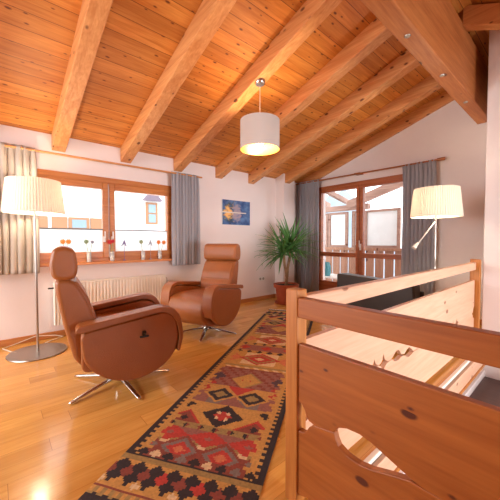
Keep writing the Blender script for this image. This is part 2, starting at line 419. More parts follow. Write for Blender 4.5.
obj('door_handle', MB().box(-2.765, -2.735, YB-.034, YB-.02, 1.0, 1.12).tube([(-2.75, YB-.03, 1.06), (-2.75, YB-.065, 1.06), (-2.75, YB-.07, 1.07), (-2.75, YB-.07, 1.18)], .010, 8), M['whiteplastic'], dn, smooth=True, auto=40)

# ------------------------------------------------------------ outside, window side
hs = thing('neighbour_house', 'white rendered house opposite seen through the left window', 'house', (-12.2, 3, -3))
obj('facade', MB().box(-16, -12, -6, 14, -3, 6), M['facade'], hs)
def hwin(y0, y1, z0, z1, sh):
    f = obj('window', MB().box(-12.0, -11.93, y0, y1, z0, z1), M['shutter'], hs)
    obj('pane', MB().box(-11.93, -11.915, y0+.1, y1-.1, z0+.08, (z0+z1)/2-.03).box(-11.93, -11.915, y0+.1, y1-.1, (z0+z1)/2+.03, z1-.08), M['housepane'], f)
    if sh:
        for (p, q) in ((y0-.5, y0-.04), (y1+.04, y1+.5)):
            obj('shutter', MB().box(-12.0, -11.94, p, q, z0, z1), M['shutter'], hs, bevel=.01)
hwin(2.0, 2.65, 1.2, 2.0, True)
hwin(4.75, 5.25, 1.85, 2.75, False)
hwin(.2, .9, 1.2, 2.0, True)
obj('window_canopy', MB().prism([(4.6, 2.82), (5.4, 2.82), (5.2, 3.05), (4.8, 3.05)], 0, -12, -11.75), M['roofdark'], hs)
# ------------------------------------------------------------ outside, balcony side
struct(obj('floor_balcony', MB().box(-6.5, 1, YB+.3, 7.3, -.15, -.02), M['balconybeam']), 'balcony floor')
br = thing('balcony_railing', 'brown board railing of the balcony beyond the glass door', 'railing', (-3, 7, 0))
x = -6.2
k = 0
while x < 0.6:
    obj('board', MB().box(x, x+.20, 6.98, 7.01, .06, .93), M['balconywood'], br); x += .235; k += 1
obj('handrail', MB().box(-6.4, .8, 6.93, 7.06, .93, 1.0), M['balconywood'], br, bevel=.01)
obj('bottom_rail', MB().box(-6.4, .8, 7.01, 7.05, .16, .24), M['balconywood'], br)
def screen(x0, x1, label, z0=1.04, z1=1.93):
    t = thing('wind_screen', label, 'wind screen', ((x0+x1)/2, 7, 1.0), 'frosted wind screens on the balcony railing')
    obj('frame', frame_xz(6.96, 7.03, x0, x1, z0-.04, z1, .07, .06, .06), M['balconybeam'], t, bevel=.006)
    obj('panel', MB().box(x0+.06, x1-.06, 6.99, 7.0, z0, z1-.04), M['frosted'], t)
screen(-5.6, -4.72, 'frosted wind screen partly hidden by the door edge')
screen(-4.70, -4.12, 'narrow frosted wind screen at the left of the balcony door view')
screen(-3.98, -3.70, 'slim frosted wind screen right behind the door mullion')
screen(-3.66, -2.80, 'wide frosted wind screen in the right door leaf')
for x in (-4.08, -2.76):
    t = obj('balcony_post', MB().box(x, x+.1, 7.10, 7.20, -.02, 1.95), M['balconybeam'], bevel=.01)
    tag(t, 'timber balcony post left of the door mullion' if x < -4 else 'timber balcony post beside the wide wind screen', 'post')
t = obj('balcony_beam', MB().box(-6.2, -3.55, 6.93, 7.07, 1.96, 2.10), M['balconybeam'], bevel=.01)
tag(t, 'horizontal timber beam above the balcony wind screens', 'beam')
for i, x in enumerate((-5.6, -4.95, -4.3)):
    t = obj('canopy_rafter', MB().prism([(YB+.3, 2.62), (7.3, 2.24), (7.3, 2.12), (YB+.3, 2.50)], 0, x, x+.1), M['balconybeam'], bevel=.005)
    tag(t, ['leftmost', 'middle', 'rightmost'][i]+' of three short canopy rafters above the balcony', 'rafter', 'canopy rafters over the balcony')
t = obj('canopy_barge_board', MB().prism([(-4.1, 1.98), (-1.5, 2.78), (-1.5, 3.0), (-4.1, 2.2)], 1, 6.9, 7.0), M['balconybeam'], bevel=.005)
tag(t, 'slanting dark board rising to the right over the balcony', 'board')
b = MB()
b.grid(lambda u, v: (-90+130*u, 45+50*v, -14+ (34*v)*(0.6+.25*math.sin(u*9)+.15*math.sin(u*23+2)) + 2*random.random()*v), 40, 12)
struct(obj('hillside', b, M['hazehill'], smooth=True), 'hazy pale mountainside beyond the balcony')
t = thing('balcony_table', 'white table standing on the balcony behind the door', 'table', (-4.0, 6.1, 0))
obj('table_top', MB().box(-4.5, -3.55, 5.85, 6.5, .30, .335), M['whiteplastic'], t, bevel=.01)
for x in (-4.45, -3.65):
    for y in (5.9, 6.4):
        obj('leg', MB().box(x, x+.04, y, y+.04, -.02, .30), M['whiteplastic'], t)
t = obj('lantern_jar', MB().lathe([(0, .338), (.11, .338), (.13, .40), (.13, .56), (.10, .62), (.10, .66), (.085, .66), (.085, .6), (0, .4)], (-4.12, 6.0), 24), M['teal'], smooth=True, auto=50)
tag(t, 'teal glazed jar on the white balcony table', 'jar')

# ------------------------------------------------------------ curtains
def curtain(name, label, p0, p1, z0, z1, folds, mt, group, bot=None):
    p0 = Vector(p0); p1 = Vector(p1); d = (p1-p0); ln = d.length; d.normalize(); nrm = Vector((-d.y, d.x)); ph = [random.uniform(-.9, .9) for _ in range(folds+2)]
    am = [random.uniform(.6, 1.1) for _ in range(folds+2)]
    def fn(u, v):
        k = u*folds; i = int(k); z = z1+(z0-z1)*v
        head = max(0, 1-v/.07); body = min(1, v/.12)
        a = .024*am[i]*(.55+.45*body); off = a*math.sin(2*PI*k+.5*ph[i]*v)+.010*math.sin(2*PI*k*.37+ph[0]+2*v)
        off += .007*math.sin(2*PI*k*3)*max(0, 1-v/.10)
        e = (u-.5)*ln*(1+.03*v*math.sin(3*v)) + .012*math.cos(2*PI*k)*body
        q = p0+d*(ln/2+e)+nrm*off
        return (q.x, q.y, z+.006*math.sin(2*PI*k)*(1-body))
    root = thing(name, label, 'curtain', (((p0+p1)/2).x, ((p0+p1)/2).y, z0), group)
    obj('panel', MB().grid(fn, folds*14, 44), mt, root, smooth=True, solid=.004)
    return root
curtain('curtain', 'grey curtain with a lit beige tone put in its colour, behind the pleated floor lamp at left', (-4.115, -.42), (-4.115, .375), .81, 2.225, 12, M['curtain_lit'], 'grey gathered curtains')
curtain('curtain', 'short grey curtain at the right side of the radiator window', (-4.115, 2.03), (-4.115, 2.50), .80, 2.215, 9, M['curtain'], 'grey gathered curtains')
curtain('curtain', 'long grey curtain at the left of the balcony door behind the yucca', (-4.20, 5.02), (-3.62, 5.02), .05, 2.43, 10, M['curtain'], 'grey gathered curtains')
curtain('curtain', 'long grey curtain at the right of the balcony door behind the lit lamp', (-2.0, 5.02), (-1.52, 5.02), .05, 2.40, 8, M['curtain'], 'grey gathered curtains')
t = thing('curtain_rod', 'wooden curtain rod above the radiator window', 'curtain rod', (-4.14, 1.1, 2.2))
obj('rod', MB().tube([(-4.115, -.5, 2.195), (-4.115, 2.56, 2.195)], .013, 12), M['rodwood'], t, smooth=True, auto=40)
for y in (-.45, 2.53): obj('bracket', MB().tube([(XW, y, 2.195), (-4.115, y, 2.195)], .009, 8), M['rodwood'], t)
t = thing('curtain_rod', 'wooden curtain rod above the balcony door', 'curtain rod', (-2.8, 5.02, 2.4))
obj('rod', MB().tube([(-4.22, 5.02, 2.405), (-1.42, 5.02, 2.385)], .013, 12), M['railx'], t, smooth=True, auto=40)
obj('finial', MB().tube([(-1.50, 5.02, 2.385), (-1.40, 5.02, 2.385)], .024, 12), M['railx'], t, bevel=.004)
for x in (-2.78,): obj('bracket', MB().box(x-.06, x+.06, 4.995, YB, 2.385, 2.41), M['railx'], t, bevel=.004)

# ------------------------------------------------------------ radiator
t = thing('radiator', 'cream white panel radiator below the left window', 'radiator', (-4.18, 1.2, .16))
ya, yb2 = .54, 1.91
pts = []
n = 34; pw = (yb2-ya)/n
for i in range(n):
    y = ya+i*pw
    pts += [(-4.121, y), (-4.121, y+pw*.12), (-4.112, y+pw*.30), (-4.112, y+pw*.76), (-4.121, y+pw*.94)]
pts += [(-4.121, yb2), (-4.21, yb2), (-4.21, ya)]
obj('panel', MB().prism(pts, 2, .17, .655), M['whitemetal'], t)
obj('top_grille', MB().box(-4.22, -4.108, ya-.012, yb2+.012, .655, .672), M['whitemetal'], t, bevel=.004)
obj('side_cover', MB().box(-4.215, -4.110, yb2, yb2+.012, .17, .655), M['whitemetal'], t, bevel=.003)
obj('side_cover', MB().box(-4.215, -4.110, ya-.012, ya, .17, .655), M['whitemetal'], t, bevel=.003)
obj('air_valve', MB().tube([(-4.15, ya-.012, .615), (-4.15, ya-.07, .615)], .009, 8), M['blackplastic'], t)
obj('pipe', MB().tube([(-4.16, yb2, .62), (-4.16, yb2+.04, .62), (-4.16, yb2+.055, .60), (-4.16, yb2+.055, .02)], .009, 8), M['chrome'], t, smooth=True)
obj('thermostat_valve', MB().tube([(-4.16, yb2+.055, .24), (-4.10, yb2+.055, .24), (-4.03, yb2+.055, .24)], [.014, .022, .020], 14), M['whiteplastic'], t, smooth=True, auto=40)
for y in (.7, 1.7): obj('bracket', MB().box(XW+.001, -4.21, y, y+.04, .25, .6), M['whitemetal'], t)

# ------------------------------------------------------------ window sill ornaments
def disc_flower(mb, c, r, petals=10):
    cx, cy, cz = c
    ce = mb.bm.verts.new((cx+.006, cy, cz)); cb = mb.bm.verts.new((cx-.006, cy, cz)); ring = []
    for k in range(petals*4):
        a = 2*PI*k/(petals*4); rr = r*(.80+.20*math.cos(a*petals)); ring.append(mb.bm.verts.new((cx, cy+rr*math.cos(a), cz+rr*math.sin(a))))
    for k in range(len(ring)):
        mb.bm.faces.new([ring[k], ring[(k+1) % len(ring)], ce]); mb.bm.faces.new([ring[(k+1) % len(ring)], ring[k], cb])
def vase(y, fl, label):
    t = thing('flower_vase', label, 'vase', (-4.195, y, .905), 'small flower vases on the window sill')
    x = -4.195
    obj('glass_tube', MB().lathe([(.028, .906), (.028, 1.03), (.025, 1.03), (.025, .906)], (x, y), 16, closed=True), M['vase_glass'], t, smooth=True)
    obj('filling', MB().lathe([(0, .906), (.0245, .906), (.0245, .99), (0, .99)], (x, y), 16), M['sand'], t)
    for (dy, z, r, mm) in fl:
        st = obj('stem', MB().tube([(x, y, .95), (x, y+dy*.5, (z+.95)/2), (x, y+dy, z)], .003, 6), M['stem'], t)
        q = MB(); disc_flower(q, (x+.008, y+dy, z), r); obj('flower_head', q, M[mm], t)
vase(.665, [(-.03, 1.165, .038, 'orangepetal'), (.03, 1.165, .038, 'orangepetal')], 'vase with two orange flowers left behind the headrest')
vase(.92, [(-.03, 1.165, .034, 'greenpetal'), (.04, 1.16, .026, 'greypetal')], 'vase with a pale green and a grey flower in the left sash')
vase(1.20, [(-.03, 1.16, .038, 'redpetal'), (.01, 1.17, .03, 'redpetal')], 'vase with red flowers in front of the window mullion')
vase(1.62, [(-.03, 1.16, .036, 'greenpetal')], 'vase with a single green flower in the right sash')
vase(1.87, [(-.02, 1.155, .038, 'orangepetal'), (.06, 1.15, .038, 'orangepetal')], 'vase with two orange flowers beside the short grey curtain')
for y, mm, lab in ((1.36, 'purple', 'purple winged ornament between red and green flowers'), (1.73, 'greypetal', 'grey winged ornament right of the single green flower')):
    q = MB(); x = -4.20
    q.prism([(y-.05, 1.10), (y-.035, 1.105), (y-.012, 1.16), (y+.0, 1.19), (y+.012, 1.16), (y+.03, 1.10), (y+.015, 1.105), (y, 1.14), (y-.015, 1.12)], 0, x, x+.006)
    q.tube([(x+.003, y, .906), (x+.003, y, 1.15)], .0025, 6)
    q.lathe([(0, .906), (.022, .906), (.018, .915), (0, .918)], (x+.003, y), 12)
    tag(obj('winged_ornament', q, M[mm]), lab, 'ornament')

# ------------------------------------------------------------ picture, outlet
t = thing('canvas_picture', 'blue canvas photo of a lit lakeside building at dusk', 'picture', (XW, 3.36, 1.46))
obj('canvas', MB().box(XW+.004, XW+.028, 3.04, 3.68, 1.465, 1.905), M['whiteplastic'], t)
obj('print', MB().box(XW+.0285, XW+.030, 3.04, 3.68, 1.465, 1.905), M['photo'], t)
t = thing('wall_socket', 'double white wall socket beside the yucca', 'socket', (XW, 4.0, .42))
obj('plate', MB().box(XW, XW+.010, 3.93, 4.09, .38, .46), M['whiteplastic'], t, bevel=.003)
for y in (3.97, 4.05): obj('outlet', MB().lathe([(.0, 0), (.026, 0), (.026, .003), (.0, .001)], (0, 0), 18).xf(Matrix.Translation((XW+.0105, y, .42)) @ Matrix.Rotation(PI/2, 4, 'Y')), M['steel'], t)

# ------------------------------------------------------------ floor lamps
def floor_lamp(loc, label, energy):
    t = thing('floor_lamp', label, 'floor lamp', loc, 'floor lamps with pleated shades')
    obj('base', MB().lathe([(0, 0), (.262, 0), (.265, .006), (.262, .012), (.02, .02), (0, .02)], n=56), M['steel'], t, smooth=True, auto=35, local=True)
    p = obj('pole', MB().tube([(0, 0, .02), (0, 0, 1.74)], .011, 14), M['steel'], t, smooth=True, auto=40, local=True)
    obj('lamp_shade', MB().lathe([(.266, 1.462), (.230, 1.80), (.227, 1.80), (.263, 1.462)], n=132, closed=True, ripple=.006), M['shade'], t, local=True)
    obj('shade_ring', MB().lathe([(.262, 1.462), (.269, 1.462), (.269, 1.472), (.262, 1.472)], n=60, closed=True), M['shade'], t, smooth=False, local=True)
    sp = MB()
    for k in range(3):
        a = 2*PI*k/3; sp.tube([(0, 0, 1.735), (.229*math.cos(a), .229*math.sin(a), 1.795)], .003, 6)
    obj('shade_spider', sp, M['steel'], t, local=True)
    hd = obj('bulb', MB().lathe([(0, 1.58), (.022, 1.59), (.034, 1.62), (.03, 1.65), (.014, 1.68), (0, 1.68)], (.05, 0), 18), M['bulb'], t, smooth=True, local=True)
    l = bpy.data.lights.new('lamp_light', 'POINT'); l.energy = energy; l.color = (1, .84, .62); l.shadow_soft_size = .05
    o = bpy.data.objects.new('lamp_light', l); S.collection.objects.link(o); o.parent = t; o.location = (-.06, 0, 1.64)
    return t
floor_lamp((-3.78, .33, 0), 'steel floor lamp with pleated cream shade at left, in front of the curtain', 10)
r = floor_lamp((-1.2, 4.0, 0), 'lit floor lamp with reading arm behind the railing near the balcony door', 9)
arm = obj('reading_arm', MB().tube([(0, 0, 1.41), (-.03, -.06, 1.34), (-.11, -.24, 1.14)], .007, 8), M['whitemetal'], r, smooth=True, local=True)
obj('reading_head', MB().tube([(-.105, -.235, 1.155), (-.135, -.29, 1.09)], [.012, .026], 12), M['whitemetal'], arm, local=True, smooth=True, auto=40)
q = MB().tube([(-3.78, .20, .012), (-3.95, .12, .008), (-4.13, .05, .008), (-4.20, .15, .012), (-4.22, .35, .06), (-4.215, .55, .03), (-4.18, .62, .008), (-4.12, .50, .008), (-4.05, .42, .008)], .005, 6)
tag(obj('lamp_cable', q, M['cable'], smooth=True), 'thin white cable curling on the floor behind the left lamp base', 'cable')

# ------------------------------------------------------------ pendant lamp
px_, py_ = -2.362, 2.203
zb = zr(px_)-rh
t = thing('pendant_lamp', 'drum pendant lamp with gold lining hanging from a rafter', 'pendant lamp', (px_, py_, zb))
obj('canopy', MB().lathe([(0, zb-.032), (.045, zb-.030), (.056, zb-.018), (.058, zb+.015), (0, zb+.015)], (px_, py_), 28), M['chrome'], t, smooth=True, auto=40)
obj('cord', MB().tube([(px_, py_, zb-.05), (px_, py_, 2.44)], .0035, 8), M['cable'], t)
obj('drum_shade', MB().lathe([(.212, 2.165), (.212, 2.475), (.210, 2.475), (.210, 2.165)], (px_, py_), 60, closed=True), M['drumshade'], t, smooth=True, auto=40)
obj('shade_lining', MB().lathe([(.2085, 2.166), (.2085, 2.474), (.2078, 2.474), (.2078, 2.166)], (px_, py_), 60, closed=True), M['goldlining'], t, smooth=True, auto=40)
sp = MB()
for k in range(3):
    a = 2*PI*k/3+.3; sp.tube([(px_, py_, 2.44), (px_+.209*math.cos(a), py_+.209*math.sin(a), 2.465)], .003, 6)
obj('shade_spider', sp, M['steel'], t)
obj('socket', MB().tube([(px_, py_, 2.45), (px_, py_, 2.36)], .02, 14), M['whiteplastic'], t, smooth=True, auto=40)
obj('bulb', MB().lathe([(0, 2.20), (.03, 2.21), (.05, 2.25), (.045, 2.30), (.018, 2.36), (0, 2.36)], (px_, py_), 20), M['bulb'], t, smooth=True)
l = bpy.data.lights.new('pendant_light', 'POINT'); l.energy = 17; l.color = (1, .80, .50); l.shadow_soft_size = .05
o = bpy.data.objects.new('pendant_light', l); S.collection.objects.link(o); o.parent = t; o.location = (0, .07, 2.28-zb)

# ------------------------------------------------------------ potted yucca
t = thing('potted_yucca', 'yucca palm in a terracotta pot in the corner by the curtain', 'plant', (-3.72, 4.15, 0))
cx, cy = -3.72, 4.15
obj('pot', MB().lathe([(0, 0), (.16, 0), (.165, .02), (.205, .30), (.235, .30), (.24, .365), (.215, .365), (.205, .33), (0, .33)], (cx, cy), 36), M['terracotta'], t, smooth=True, auto=40)
obj('saucer', MB().lathe([(0, .0), (.20, 0), (.215, .03), (.205, .03), (.19, .012), (0, .012)], (cx, cy), 32), M['terracotta'], t, smooth=True, auto=40)
obj('soil', MB().lathe([(0, .335), (.205, .335), (.205, .331)], (cx, cy), 24), M['soil'], t)
heads = [((cx-.05, cy-.02, .98), [(cx-.0, cy, .32), (cx+.02, cy, .5), (cx-.03, cy-.01, .72), (cx-.05, cy-.02, 1.0)]), ((cx+.07, cy+.05, 1.08), [(cx+.015, cy, .50), (cx+.02, cy+.02, .66), (cx+.05, cy+.04, .85), (cx+.07, cy+.05, 1.06)])]
for hd, path in heads:
    obj('trunk', MB().tube(path, [.035, .027, .025, .022], 12), M['bark'], t, smooth=True)
for hi, (hd, path) in enumerate(heads):
    q = MB()
    for i in range(62):
        az = i*2.39996+hi; el = math.radians(random.triangular(-42, 86, 26)); ln = random.uniform(.52, .74)*(.95 if hi == 0 else 1.0); wd = random.uniform(.022, .031)
        hdir = Vector((math.cos(az), math.sin(az), 0)); side = Vector((-math.sin(az), math.cos(az), 0))
        droop = random.uniform(.15, .65)*(1.1-abs(math.sin(el)))
        p = Vector(hd)+Vector((0, 0, random.uniform(-.10, .05))); prev = None; ns = 8
        for k in range(ns+1):
            s = k/ns; e = el-droop*s*s*1.6; w2 = wd*min(1, .5+4*s)*(1-s**2.2)+.0006
            up = Vector((-math.sin(e)*hdir.x, -math.sin(e)*hdir.y, math.cos(e)))
            a = q.bm.verts.new(p-side*w2+up*w2*.4); m_ = q.bm.verts.new(p); c = q.bm.verts.new(p+side*w2+up*w2*.4)
            if prev:
                q.bm.faces.new([prev[0], prev[1], m_, a]); q.bm.faces.new([prev[1], prev[2], c, m_])
            prev = (a, m_, c)
            p = p+(hdir*math.cos(e)+Vector((0, 0, math.sin(e))))*(ln/ns)
            if p.x < XW+.02: p.x = XW+.02
            if p.y > 4.36 and p.x < -3.98: p.x = -3.98
    obj('foliage', q, M['leaf'], t, smooth=True, solid=.0015)

# ------------------------------------------------------------ recliners
def rounded(pts, r, n=6):
    out = []; m = len(pts)
    for i in range(m):
        a, b, c = Vector(pts[i-1]), Vector(pts[i]), Vector(pts[(i+1) % m])
        u = (a-b); v = (c-b); rr = min(r, u.length*.48, v.length*.48); p = b+u.normalized()*rr; q = b+v.normalized()*rr
        for k in range(n+1):
            s = k/n; out.append(tuple((p*(1-s)**2+b*2*s*(1-s)+q*s*s)))
    return out
def recliner():
    t = thing('recliner_chair', 'x', 'armchair', (0, 0, 0), 'tan leather swivel recliners')
    P = [(-.29, .545), (.30, .625), (.375, .58), (.405, .42), (.36, .27), (.24, .175), (.08, .135), (-.07, .16), (-.19, .235), (-.265, .33)]
    for sx in (-1, 1):
        x0, x1 = (.31, .365) if sx > 0 else (-.365, -.31)
        ap = obj('arm_panel', MB().prism(rounded(P, .07), 0, x0, x1), M['leather'], t, bevel=.014, seg=3, smooth=True, auto=50, local=True)
        # arm pad follows the top and the front curve
        pad = [(-.315, .555), (-.30, .595), (.27, .668), (.365, .645), (.418, .56), (.436, .42), (.405, .30), (.385, .30), (.405, .42), (.385, .53), (.345, .595), (.27, .630), (-.29, .545)]
        ax0, ax1 = (.245, .378) if sx > 0 else (-.378, -.245)
        obj('armrest', MB().prism(rounded(pad, .035, 4), 0, ax0, ax1), M['leather'], t, bevel=.016, seg=3, smooth=True, auto=50, local=True)
        inn = rounded([(-.28, .25), (-.28, .54), (.27, .615), (.37, .58), (.39, .42), (.33, .28), (.2, .2)], .05)
        obj('arm_side', MB().prism(inn, 0, min(sx*.25, sx*.312), max(sx*.25, sx*.312)), M['leather'], t, bevel=.015, seg=3, smooth=True, auto=50, local=True)
    kn = obj('recline_knob', MB().box(.3655, .372, .10, .165, .45, .466).tube([(.372, .13, .47), (.384, .13, .50)], [.012, .015], 10), M['blackplastic'], t, bevel=.003, local=True)
    # seat body + leg rest, one soft block
    seat = rounded([(-.26, .53), (.28, .545), (.41, .50), (.455, .36), (.41, .25), (.30, .165), (.10, .13), (-.06, .15), (-.2, .22), (-.26, .32)], .08)
    obj('seat', MB().prism(seat, 0, -.262, .262), M['leather'], t, bevel=.03, seg=4, smooth=True, auto=60, local=True)
    # backrest shell and cushion
    back = rounded([(-.17, .44), (-.185, .62), (-.255, .80), (-.315, .905), (-.43, .915), (-.42, .80), (-.375, .55), (-.32, .32), (-.24, .24), (-.18, .3)], .05)
    bo = obj('backrest', MB().prism(back, 0, -.25, .25), M['leather'], t, bevel=.028, seg=4, smooth=True, auto=60, local=True)
    lum = rounded([(-.15, .50), (-.165, .60), (-.20, .662), (-.25, .65), (-.23, .50)], .03)
    obj('lumbar_cushion', MB().prism(lum, 0, -.225, .225), M['leather'], bo, bevel=.02, seg=3, smooth=True, auto=60, local=True)
    up = rounded([(-.195, .662), (-.222, .76), (-.293, .890), (-.33, .88), (-.25, .66)], .03)
    obj('upper_cushion', MB().prism(up, 0, -.232, .232), M['leather'], bo, bevel=.022, seg=3, smooth=True, auto=60, local=True)
    hd = rounded([(-.30, .915), (-.285, 1.00), (-.305, 1.115), (-.37, 1.142), (-.435, 1.125), (-.46, 1.01), (-.44, .915), (-.37, .895)], .045)
    obj('headrest', MB().prism(hd, 0, -.265, .265), M['leather'], t, bevel=.03, seg=4, smooth=True, auto=60, local=True)
    obj('column', MB().tube([(0, 0, .05), (0, 0, .17)], .03, 16), M['chrome'], t, smooth=True, auto=40, local=True)
    obj('hub', MB().lathe([(0, .028), (.05, .028), (.055, .05), (.045, .07), (0, .075)], n=24), M['chrome'], t, smooth=True, auto=40, local=True)
    for k in range(5):
        a = 2*PI*k/5
        q = MB().tube([(.03, 0, .052), (.2, 0, .036), (.39, 0, .014), (.415, 0, .010)], [.024, .021, .016, .010], 10, flat=.55)
        q.xf(Matrix.Rotation(a+.214, 4, 'Z'))
        obj('leg', q, M['chrome'], t, smooth=True, local=True)
    return t
def heading(fx, fy): return math.atan2(-fx, fy)
A = recliner(); A.location = (-2.56, .77, 0); A.rotation_euler.z = heading(.16, .987)
A['label'] = 'tan leather recliner nearest the camera, seen from its side and back'
B = copy_tree(A); B.location = (-3.225, 2.065, 0); B.rotation_euler.z = heading(.37, -.93)
for ch in B.children:
    if ch.name.startswith('leg'): ch.rotation_euler.z = .55
B['label'] = 'tan leather recliner facing the camera under the lake picture'

# ------------------------------------------------------------ kilim runner
UW, VL, CS = .785, 3.85, .0112
PAL = dict(D=(50, 40, 42), T=(198, 148, 78), R=(186, 62, 52), G=(128, 112, 104), M=(138, 68, 54), O=(158, 130, 78), C=(220, 192, 148), P=(84, 62, 72), S=(206, 120, 80), H=(150, 96, 84))
def dia(u, v, cu, cv, a, b): return abs(u-cu)/a+abs(v-cv)/b
def cross(u, v, cu, cv, s):
    a, b = abs(u-cu), abs(v-cv)
    return max(a, b) < s*.62 or (a < s and b < s*.3) or (b < s and a < s*.3)
def field(u, v):
    m = v if v < 2.05 else max(.36, 4.1-v+.0)
    v = m
    if v < .60:
        for cu in (.02, .27, .52, .77):
            d = dia(u, v, cu, .42, .14, .12)
            if d < .28: return 'S'
            if d < .55: return 'R'
            if d < .8: return 'G'
            if d < 1: return 'M'
        for cu in (.145, .395, .645):
            d = dia(u, v, cu, .54, .125, .075)
            if d < .25: return 'H'
            if d < 1: return 'R'
        if abs(v-.475) < .03: return 'O' if int(u/.06) % 2 else 'C'
        return 'M' if v < .5 else 'H'
    if v < .655:
        if any(cross(u, v, c, .63, .022) for c in (.1, .2, .3, .4, .5, .6, .7)): return 'D' if int(u*10) % 2 else 'M'
        return 'O'
    if v < .91:
        d = dia(u, v, .39, .78, .15, .125)
        if d < 1.0:
            if d > .62: return 'D'
            if cross(u, v, .39, .78, .03): return 'R'
            if any(cross(u, v, .39+a, .78+b, .017) for a, b in ((-.035, .03), (.035, .03), (-.035, -.03), (.035, -.03))): return 'C'
            return 'D' if d > .45 else 'R'
        for cu in (.15, .63):
            k = abs(u-cu)/.13+(v-.665)/.13
            if k < 1:
                if cross(u, v, cu, .70, .028): return 'D'
                return 'R' if k > .8 else 'M'
        for cu in (.11, .67):
            if cross(u, v, cu, .86, .042): return 'D'
        return 'T'
    if v < 1.17:
        for cu in (.27, .52):
            d = dia(u, v, cu, 1.04, .115, .095)
            if d < .5: return 'O'
            if d < .95: return 'D'
            if d < 1.2: return 'T'
        if abs(u-.395) < (abs(v-1.04)-.01)*.9: return 'R' if v > 1.04 else 'H'
        if u < .2 or u > .59: return 'H' if v < 1.06 else 'R' if cross(u, v, .12 if u < .4 else .67, 1.11, .04) else 'T'
        return 'G' if v < 1.0 else 'T'
    if v < 1.50:
        d = dia(u, v, .40, 1.30, .125, .125)
        if d < 1:
            return 'R' if any(cross(u, v, .40+a, 1.30, .011) for a in (-.035, .035)) else 'T'
        if d < 1.12: return 'O'
        for cu in (.14, .66):
            if cross(u, v, cu, 1.33, .06): return 'P'
            if cross(u, v, cu, 1.20, .03): return 'R'
        return 'H' if (int(u/.034)+int(v/.034)) % 3 else 'M'
    if v < 1.62:
        k = (v-1.50)/.12
        if k < .2: return 'M'
        if k < .5: return 'C' if int((u+v)/.045) % 2 else 'T'
        if k < .75: return 'O'
        return 'T'
    if v < 1.90:
        d = dia(u, v, .39, 1.76, .21, .14)
        if d < .25: return 'C'
        if d < .62: return 'R'
        if d < .8: return 'O'
        if d < 1: return 'R'
        if u < .22: return 'S' if abs(v-1.76) < .1-abs(u-.12) else 'T'
        if u > .56: return 'S' if abs(v-1.76) < .1-abs(u-.66) else 'T'
        return 'C'
    if v < 1.97:
        return 'D' if any(cross(u, v, .12+.11*k, 1.935, .032) for k in range(6)) else 'T'
    for cu in (.15, .39, .63):
        d = dia(u, v, cu, 2.09, .12, .11)
        if d < .3: return 'C'
        if d < .9: return 'R'
    return 'H'
def rugcol(u, v):
    if v < .31 or v > VL-.31:
        w = v if v < .31 else VL-v
        if w < .055: return 'D' if w < .04 or int(u/.03) % 2 else 'O'
        if w < .085: return 'O' if int(u/.022) % 2 else 'T'
        if w < .105: return 'M'
        cols = 8
        for k in range(-1, cols+1):
            c = .05+.10*k
            if cross(u, w, c, .165, .038): return 'D'
            if cross(u, w, c, .245, .038): return 'D'
            if cross(u, w, c+.05, .205, .036): return 'M' if k % 2 else 'R' if k % 3 else 'M'
            if cross(u, w, c+.05, .135, .022): return 'C' if k % 2 else 'T'
        if .175 < w < .235: return 'D'
        if w > .285: return 'O'
        return 'T'
    e = min(u, UW-u)
    ph = int(v/.022) % 2
    if e < .038+.014*ph: return 'D'
    st = .085+.020*(int(v/.034) % 3)
    if .315 < v < .375 or VL-.375 < v < VL-.315:
        w = v if v < 1 else VL-v
        if w < .323: return 'D'
        for k in range(9):
            if cross(u, w, .09+.078*k, .35, .03): return 'DCDG'[k % 4]
        return 'T' if e < .1 else 'M'
    if e < st: return 'T'
    return field(u, v)
nu, nv = round(UW/CS), round(VL/CS)
bm = bmesh.new(); V = [[bm.verts.new((i*UW/nu, j*VL/nv, .006+.0012*math.sin(i*.31)*math.sin(j*.13))) for j in range(nv+1)] for i in range(nu+1)]
cl = bm.loops.layers.float_color.new('weave')
for i in range(nu):
    for j in range(nv):
        f = bm.faces.new([V[i][j], V[i+1][j], V[i+1][j+1], V[i][j+1]])
        c = lin(PAL[rugcol((i+.5)*UW/nu, (j+.5)*VL/nv)]); q = random.uniform(.86, 1.12)
        for lp in f.loops: lp[cl] = (c[0]*q, c[1]*q, c[2]*q, 1)
ed = bmesh.ops.extrude_edge_only(bm, edges=[e for e in bm.edges if e.is_boundary])
for v_ in [g for g in ed['geom'] if isinstance(g, bmesh.types.BMVert)]: v_.co.z = .0008
me = bpy.data.meshes.new('weave'); bm.to_mesh(me); bm.free()
m = mat('kilim_wool', (150, 90, 60), .95); at = N(m, 'ShaderNodeAttribute', attribute_name='weave')
bb = m.node_tree.nodes['Principled BSDF']
L(m, at.outputs['Color'], bb.inputs['Base Color'])
tc = N(m, 'ShaderNodeTexCoord'); wv = N(m, 'ShaderNodeTexWave'); wv.inputs['Scale'].default_value = 90; wv.bands_direction = 'Y'; L(m, tc.outputs['Object'], wv.inputs[0])
bp = N(m, 'ShaderNodeBump'); bp.inputs['Strength'].default_value = .25; bp.inputs['Distance'].default_value = .003; L(m, wv.outputs[1], bp.inputs['Height']); L(m, bp.outputs[0], bb.inputs['Normal'])
me.materials.append(m)
rug = thing('kilim_runner', 'long patterned kilim runner rug on the parquet beside the railing', 'rug', (-1.49, .262, 0))
ro = bpy.data.objects.new('woven_field', me); S.collection.objects.link(ro); ro.parent = rug
rug.rotation_euler.z = math.atan2(.5337, .8457)+0.0
for s_, v0 in ((-1, 0), (1, VL)):
    q = MB(); u = .006
    while u < UW:
        d = random.uniform(-.01, .01); ln = random.uniform(.035, .06)
        q.tube([(u, v0, .004), (u+d*.5, v0+s_*ln*.5, .005), (u+d, v0+s_*ln, .003)], [.0028, .0028, .0015], 5); u += .0085
    fr_ = obj('fringe', q, M['sand'], rug, local=True)

